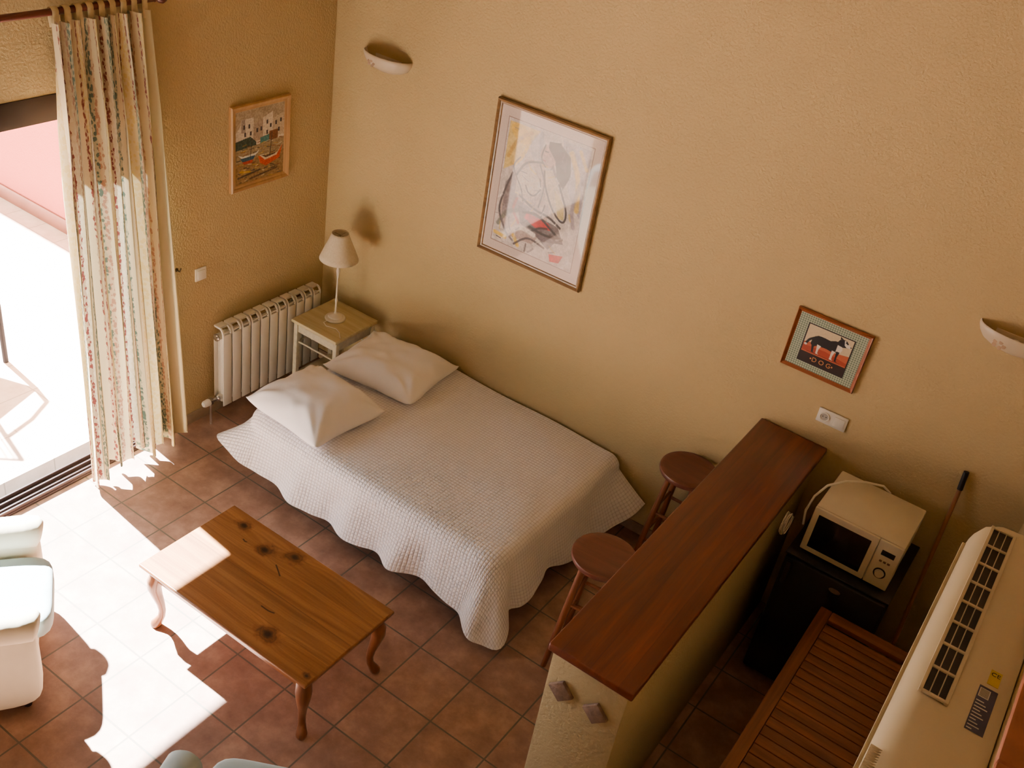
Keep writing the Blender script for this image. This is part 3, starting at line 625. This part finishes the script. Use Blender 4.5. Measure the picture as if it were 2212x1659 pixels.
for sx in (-1,1):
    for sy in (-1,1):
        cx_,cy_=sx*(TX/2-.062),sy*(TY/2-.062);pts=[];rad_=[]
        for z,of,r in [(.400,0,.032),(.35,.004,.034),(.315,.014,.036),(.27,.018,.032),(.22,.008,.026),(.16,-.006,.020),(.11,-.012,.017),(.07,-.008,.017),(.04,.006,.021),(.018,.018,.026),(.004,.022,.024),(0,.022,.022)]:
            pts.append((cx_+sx*of*.75,cy_+sy*of*.75,z));rad_.append(r)
        B().sweep(pts,rad_,16,sec=2.8).done("leg",M_pineL,ct,ang=50)

# ---------------------------------------------------------------- bar counter
M_bar=wood("varnished_mahogany",(88,38,18),(126,60,30),1,.35,.3,c3=(106,48,24),planks=(0,.13))
bar=thing("bar_counter","plastered half wall bar with long reddish wooden countertop","bar counter",(3.42,-1.06,0))
b=B();b.box((-.185,-1.06,0),(.166,1.056,1.13),.006);b.done("half_wall",stucco("bar_stucco",(184,168,130)),bar)
B().box((-.19,-1.11,1.13),(.195,1.055,1.172),.008,3).done("countertop",M_bar,bar)
M_stone=simple("grey_brown_stone_tile",(128,104,88),.7,.2,40,bump=.6,bscale=60)
for x,z in ((3.314-3.42,.915),(3.478-3.42,.915)):
    M=Matrix.Translation((x,-1.066,z))@Matrix.Rotation(math.pi/4,4,'Y')
    B().box((-.042,-.012,-.042),(.042,.006,.042),.004,2,M=M).done("diamond_tile",M_stone,bar)

# ---------------------------------------------------------------- stools
M_seat=wood("reddish_seat_wood",(92,46,36),(118,64,48),0,.4,.3);M_leg=wood("stool_leg_wood",(110,56,32),(144,84,50),2,.4,.3)
st_=thing("bar_stool","round reddish-brown wooden bar stool beside the counter","stool",(2.985,-.19,0),group="wooden bar stools at the counter")
B().lathe([(0,.735),(.15,.735),(.166,.742),(.170,.755),(.166,.768),(.155,.773),(.12,.770),(0,.768)],n=48).done("seat",M_seat,st_)
for k in range(4):
    a=math.pi/4+k*math.pi/2;c,s=math.cos(a),math.sin(a)
    B().sweep([(c*.10,s*.10,.736),(c*.145,s*.145,.4),(c*.195,s*.195,0)],[.018,.019,.016],12).done("leg",M_leg,st_)
for z,r in ((.25,.163),(.45,.138)):
    for k in range(4):
        a=math.pi/4+k*math.pi/2+0;a2=a+math.pi/2;zz=z+(.05 if k%2 else 0);r2=r-(.0065 if k%2 else 0)
        B().sweep([(math.cos(a)*r2,math.sin(a)*r2,zz),(math.cos(a2)*r2,math.sin(a2)*r2,zz)],.010,10).done("rung",M_leg,st_)
copytree(st_,(2.985,-1.147,0),math.radians(8))

# ---------------------------------------------------------------- fridge + microwave
M_blk=simple("black_fridge_enamel",(16,16,20),.45,.1,coat=.05);M_cr=simple("cream_microwave_shell",(210,200,174),.4,.04)
fr=thing("mini_fridge","black small refrigerator under the microwave","fridge",(3.965,-.30,0))
B().box((-.26,-.23,.02),(.26,.28,.86),.012).done("body",M_blk,fr);B().box((-.262,-.285,.05),(.262,-.236,.855),.012).done("door",M_blk,fr)
B().box((-.27,-.27,.8605),(.27,.285,.872),.004).done("top_panel",M_blk,fr)
B().box((-.24,-.305,.70),(-.215,-.285,.84),.006).done("handle",M_dark,fr)
b=B();b.lathe([(0,0),(.03,0),(.03,.003),(0,.003)],c=(0.02,-.285,.80),n=24,M=Matrix.Rotation(math.pi/2,4,'X')@Matrix.Diagonal((1,.5,1,1)));b.done("badge",M_chr,fr)
mw=thing("microwave","cream microwave oven with black window on fridge","microwave",(3.965,-.31,.872))
B().box((-.225,-.185,.012),(.225,.20,.285),.008).done("body",M_cr,mw)
B().box((-.225,-.202,.014),(.105,-.187,.283),.005).done("door",M_cr,mw)
B().box((-.195,-.2045,.045),(.075,-.200,.25),.004).done("window",simple("black_glass",(10,10,12),.15,.05,coat=.3),mw)
B().box((.108,-.202,.014),(.225,-.187,.283),.005).done("control_panel",M_cr,mw)
b=B();b.lathe([(.030,0),(.030,.004),(.024,.004),(.024,0)],c=(.166,-.202,.10),n=32,M=Ry);b.done("dial_ring",M_hole,mw)
B().lathe([(0,0),(.022,0),(.020,.014),(0,.015)],c=(.166,-.202,.10),n=28,M=Ry).done("dial",M_cr,mw)
b=B();b.box((.135,-.204,.205),(.200,-.202,.235),.001);b.done("display",M_hole,mw)
for k in range(3): B().box((.140+k*.020,-.2055,.165),(.154+k*.020,-.202,.177),.002).done("button",M_chr,mw)
b=B()
for k in range(10): b.box((.226,-.10+k*.02,.06),(.2275,-.092+k*.02,.12),.0005)
b.done("side_vents",M_hole,mw)
for sx in (-.19,.19):
    for sy in (-.15,.16): B().lathe([(0,0),(.012,0),(.012,.013),(0,.013)],c=(sx,sy,0),n=12).done("foot",M_hole,mw)
B().sweep([(.02,.215,.20),(.03,.22,.27),(-.01,.19,.310),(-.09,.12,.330),(-.17,.05,.330),(-.235,-.03,.310),(-.265,-.09,.26),(-.275,-.12,.18),(-.265,-.10,.08)],.006,10).done("cord",M_pl,mw)
cc=[]
for k in range(90):
    a=k*2*math.pi/22;r=.055+.004*math.sin(k*.37);cc.append((3.640+.0015*k*.2,-.62+r*math.cos(a),1.06+r*math.sin(a)))
B().sweep(cc,.0035,6).done("extension_cord",simple("grey_cable",(190,182,168),.5),label="coiled pale cable hanging beside the bar counter",category="cable")

# ---------------------------------------------------------------- slatted table
M_tk=wood("dark_teak",(92,52,30),(136,82,50),0,.5,.15);M_tk2=wood("dark_teak_rail",(92,52,30),(136,82,50),1,.5,.15)
tk=thing("slatted_table","slatted teak kitchen table below the air conditioner","table",(4.255,-1.62,0))
w2,l2=.29,.95
for x in (-w2,w2-.06): B().box((x,-l2,.72),(x+.06,l2,.75),.006).done("side_rail",M_tk2,tk)
for y in (l2-.07,-l2): B().box((-w2+.06,y,.72),(w2-.06,y+.07,.75),.006).done("end_rail",M_tk,tk)
y=-l2+.075
while y<l2-.12:
    B().box((-w2+.062,y,.725),(w2-.062,y+.055,.748),.003).done("slat",M_tk,tk);y+=.0595
for sx in (-1,1):
    for sy in (-1,1): B().box((sx*(w2-.04)-.022,sy*(l2-.07)-.022,0),(sx*(w2-.04)+.022,sy*(l2-.07)+.022,.72),.004).done("leg",M_tk2,tk)
for sx in (-1,1): B().box((sx*(w2-.04)-.01,-l2+.1,.66),(sx*(w2-.04)+.01,l2-.1,.72),.003).done("apron",M_tk2,tk)

# ---------------------------------------------------------------- broom / mop
M_or=simple("orange_brown_handle",(160,108,72),.4,.1);M_bk=simple("black_plastic",(24,24,26),.4)
br=thing("broom","broom with orange-brown handle leaning on the wall","broom",(4.345,-.16,0))
B().sweep([(0,-.08,.12),(-.067,.13,1.30)],.011,12).done("handle",M_or,br);B().sweep([(-.067,.13,1.30),(-.075,.142,1.40)],[.014,.014],12).done("grip",M_bk,br)
b=B();b.box((-.10,-.105,.08),(.10,-.06,.13),.01);b.done("head",M_bk,br);b=B()
for k in range(20):
    for j in range(3): b.sweep([(-.092+k*.0097,-.098+j*.015,.08),(-.097+k*.0102,-.10+j*.018,0.0)],.003,5)
b.done("bristles",M_or,br)
mp=thing("mop","mop with metal handle leaning beside the broom","mop",(4.515,-.20,0))
B().sweep([(0,-.05,.1),(-.045,.16,.98)],.010,12).done("handle",M_or,mp);B().sweep([(-.045,.16,.98),(-.05,.178,1.06)],.013,12).done("grip",M_bk,mp)
b=B()
for k in range(26):
    a=k*2.4;r=.02+.035*((k*7)%10)/10;b.sweep([(0,-.05,.12),(r*.5*math.cos(a),-.05+r*.5*math.sin(a),.07),(r*math.cos(a),-.05+r*math.sin(a),.008)],.007,6)
b.done("mop_head",simple("mop_cotton",(190,180,160),.9),mp)

# ---------------------------------------------------------------- air conditioner
M_ac=simple("aged_cream_plastic",(196,184,152),.35,.04,4,coat=.15)
ac=thing("air_conditioner","long cream wall-mounted air conditioner above the kitchen table","air conditioner",(4.60,-2.59,2.13))
prof=[(-.003,.32),(-.10,.32),(-.175,.315),(-.205,.295),(-.225,.255),(-.232,.19),(-.228,.12),(-.21,.06),(-.17,.02),(-.10,0),(-.003,0)]
P=[];L=.62
for y,k in [(-L,.70),(-L+.006,.82),(-L+.025,.93),(-L+.06,1),(0,1),(L-.08,1),(L-.04,.97),(L-.015,.90),(L,.78)]:
    P.append([(x*k,y,.16+(z-.16)*k) for x,z in prof])
b=B();V=b.grid(P);b.bm.faces.new(V[0][::-1]);b.bm.faces.new(V[-1])
for i in range(len(V)-1): b.bm.faces.new((V[i][0],V[i][-1],V[i+1][-1],V[i+1][0]))
b.done("casing",M_ac,ac,ang=40,recalc=True)
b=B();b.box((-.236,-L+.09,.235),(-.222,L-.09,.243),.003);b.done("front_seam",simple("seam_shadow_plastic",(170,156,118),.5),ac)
g0,g1=-.22,.54;gx0,gx1=-.182,-.124
B().box((gx0,g0,.3185),(gx1,g1,.3225),.001).done("intake_recess",M_hole,ac)
b=B();nb=8
for k in range(nb+1):
    y=g0+(g1-g0)*k/nb;b.box((gx0-.003,y-.004,.320),(gx1+.003,y+.004,.327),.001)
b.box((gx0-.006,g0-.006,.318),(gx0+.003,g1+.006,.328),.002);b.box((gx1-.003,g0-.006,.318),(gx1+.006,g1+.006,.328),.002)
b.box((gx0+.017,g0,.320),(gx0+.0195,g1,.327),.001);b.box((gx0+.037,g0,.320),(gx0+.0395,g1,.326),.001)
b.done("intake_grille",M_ac,ac)
b=B()
for k in range(12): b.box((-.226,-L+.10+k*.008,.20),(-.2,-L+.102+k*.008,.300),.0005)
b.done("moulded_ribs",M_ac,ac)
B().box((-.19,-L+.08,.015),(-.11,L-.08,.03),.003).done("outlet_flap",M_ac,ac)
M_lab=simple("grey_blue_label",(58,62,92),.5);M_yel=simple("yellow_sticker",(200,176,60),.5);M_wt=simple("white_ink",(210,208,200),.5)
B().box((-.072,-.26,.3205),(-.030,-.10,.3215)).done("rating_label",M_lab,ac)
b=B()
for k in range(10): b.box((-.069,-.255+k*.011,.3216),(-.069+.012+.02*((k*37)%10)/10,-.252+k*.011,.3219))
b.done("label_text",M_wt,ac)
b=B();b.box((-.069,-.140,.3216),(-.045,-.108,.3219));b.done("barcode_sticker",M_wt,ac)
b=B()
for k in range(10): b.box((-.067,-.137+k*.0028,.3219),(-.047,-.136+k*.0028,.3222))
b.done("barcode",M_hole,ac)
B().box((-.060,-.085,.3205),(-.034,-.030,.3215)).done("warning_sticker",M_yel,ac)
textmesh("certification_mark","CE",.018,Matrix.Translation((-.047,-.046,.322)),M_hole,ac,.0003)

# ---------------------------------------------------------------- armchairs
M_slip=simple("pale_aqua_slipcover",(168,186,188),.9,.08,7,bump=.3,bscale=9);M_slc=simple("cream_slipcover",(222,214,190),.9,.06,7,bump=.3,bscale=9)
def cushion(b,lo,hi,bulge,M=None):
    t=bmesh.new();bmesh.ops.create_cube(t,size=2);bmesh.ops.subdivide_edges(t,edges=t.edges[:],cuts=11,use_grid_fill=True)
    c=Vector([(a+d)/2 for a,d in zip(lo,hi)]);h=Vector([(d-a)/2 for a,d in zip(lo,hi)])
    for v in t.verts:
        p=v.co.copy();k=6.;n=(abs(p.x)**k+abs(p.y)**k+abs(p.z)**k)**(1/k);p/=n
        q=Vector((p.x*h.x,p.y*h.y,p.z*h.z));f=(1-min(1,abs(p.x))**2)*(1-min(1,abs(p.y))**2);q.z+=math.copysign(bulge*f,p.z) if abs(p.z)>.5 else 0
        v.co=c+q
    b._merge(t,M);return b
def armchair(loc,rot,lab,mA,mB,sf=.42):
    t=thing("armchair",lab,"armchair",loc,rot,group="slipcovered armchairs around the coffee table")
    cushion(B(),(-.36,-.36,.03),(.36,.33,.33),0).done("base",mB,t,ang=180)
    for sx in (-1,1):
        b=B();cushion(b,(sx*.305-.065,-.36,.04),(sx*.305+.065,.36,.56),0);b.sweep([(sx*.305,-.34,.53),(sx*.305,.30,.53),(sx*.305,.355,.525),(sx*.305,.372,.52)],[.078,.080,.074,.05],24)
        b.done("arm",mB if mA is not mB else mA,t,ang=60)
    b=B();cushion(b,(-.36,-.44,.05),(.36,-.24,.84),0,M=Matrix.Rotation(math.radians(6),4,'X'));b.done("backrest",mA,t,ang=180)
    cushion(B(),(-.235,-.25,.32),(.235,sf,.45),.02).done("seat_cushion",mA,t,ang=180)
    cushion(B(),(-.22,-.27,.46),(.22,-.14,.80),.0).done("back_cushion",mA,t,ang=180)
    for sx in (-.3,.3):
        for sy in (-.3,.28): B().sweep([(sx,sy,0),(sx,sy,.05)],[.018,.022],12).done("foot",M_bf,t)
armchair((.76,-3.20,0),math.radians(-36),"pale armchair with cream base in the sunlight by the door",M_slip,M_slc)
armchair((2.68,-3.31,0),math.radians(28),"pale blue-grey armchair at the end of the coffee table",M_slip,M_slip,.50)

# ---------------------------------------------------------------- terrace chair
M_ir=simple("dark_wrought_iron",(24,18,20),.7,.1,metal=0,spec=.2)
pc=thing("patio_chair","dark metal patio chair on the sunny terrace","chair",(-1.50,-1.84,-.03),math.radians(20))
for sx in (-.2,.2):
    B().sweep([(sx,.2,0),(sx,.2,.44),(sx,.18,.62)],.018,10).done("leg",M_ir,pc)
    B().sweep([(sx,-.24,0),(sx,-.2,.44),(sx,-.27,.9)],.018,10).done("leg",M_ir,pc)
    B().sweep([(sx,.18,.62),(sx,0,.66),(sx,-.22,.64)],.016,10).done("arm",M_ir,pc)
b=B();b.sweep([(-.2,.2,.44),(.2,.2,.44),(.2,-.2,.44),(-.2,-.2,.44)],.012,8,closed=True)
b.box((-.19,-.19,.436),(.19,.19,.446),.003)
b.done("seat",M_ir,pc)
b=B();b.sweep([(-.2,-.27,.9),(0,-.30,.96),(.2,-.27,.9)],.011,10)
for k in range(6): x=-.15+k*.06;b.sweep([(x,-.21,.46),(x,-.275,.92)],.005,6)
b.done("backrest",M_ir,pc)

# ---------------------------------------------------------------- lights
w=bpy.data.worlds.new("World");bpy.context.scene.world=w;w.use_nodes=True
bg=w.node_tree.nodes["Background"];bg.inputs[0].default_value=(.86,.93,1,1);bg.inputs[1].default_value=4.5
sd=bpy.data.lights.new("sun",'SUN');sd.energy=190;sd.angle=math.radians(1.0);sd.color=(1,.98,.97)
so=bpy.data.objects.new("sun",sd);COL.objects.link(so);so.rotation_euler=Vector((.90,-.105,-1)).to_track_quat('-Z','Y').to_euler();so.location=(-3,-2,5)
def portal(loc,rot,sx,sy):
    l=bpy.data.lights.new("portal",'AREA');l.shape='RECTANGLE';l.size=sx;l.size_y=sy;l.cycles.is_portal=True
    o=bpy.data.objects.new("portal",l);COL.objects.link(o);o.location=loc;o.rotation_euler=Vector(rot).to_track_quat('-Z','Z' if abs(rot[2])<.5 else 'Y').to_euler()
portal((-.16,-2.85,1.1),(1,0,0),2.8,2.3)
# ---------------------------------------------------------------- camera
R=np.array([[0.8123641740114582, 0.5637069475974289, 0.14932824921316995], [0.4181623553820929, -0.3846220371820141, -0.8229253508400732], [-0.40645380220140803, 0.7309585253243488, -0.5481741884945622]])
M=R.T@np.diag([1,-1,-1.]);Mw=Matrix(M.tolist()).to_4x4();Mw.translation=(4.316,-4.79,4.18)
cd=bpy.data.cameras.new("camera");cd.sensor_width=36;cd.lens=36*2208.1/2212;cd.clip_start=.05
co=bpy.data.objects.new("camera",cd);COL.objects.link(co);co.matrix_world=Mw
bpy.context.scene.camera=co
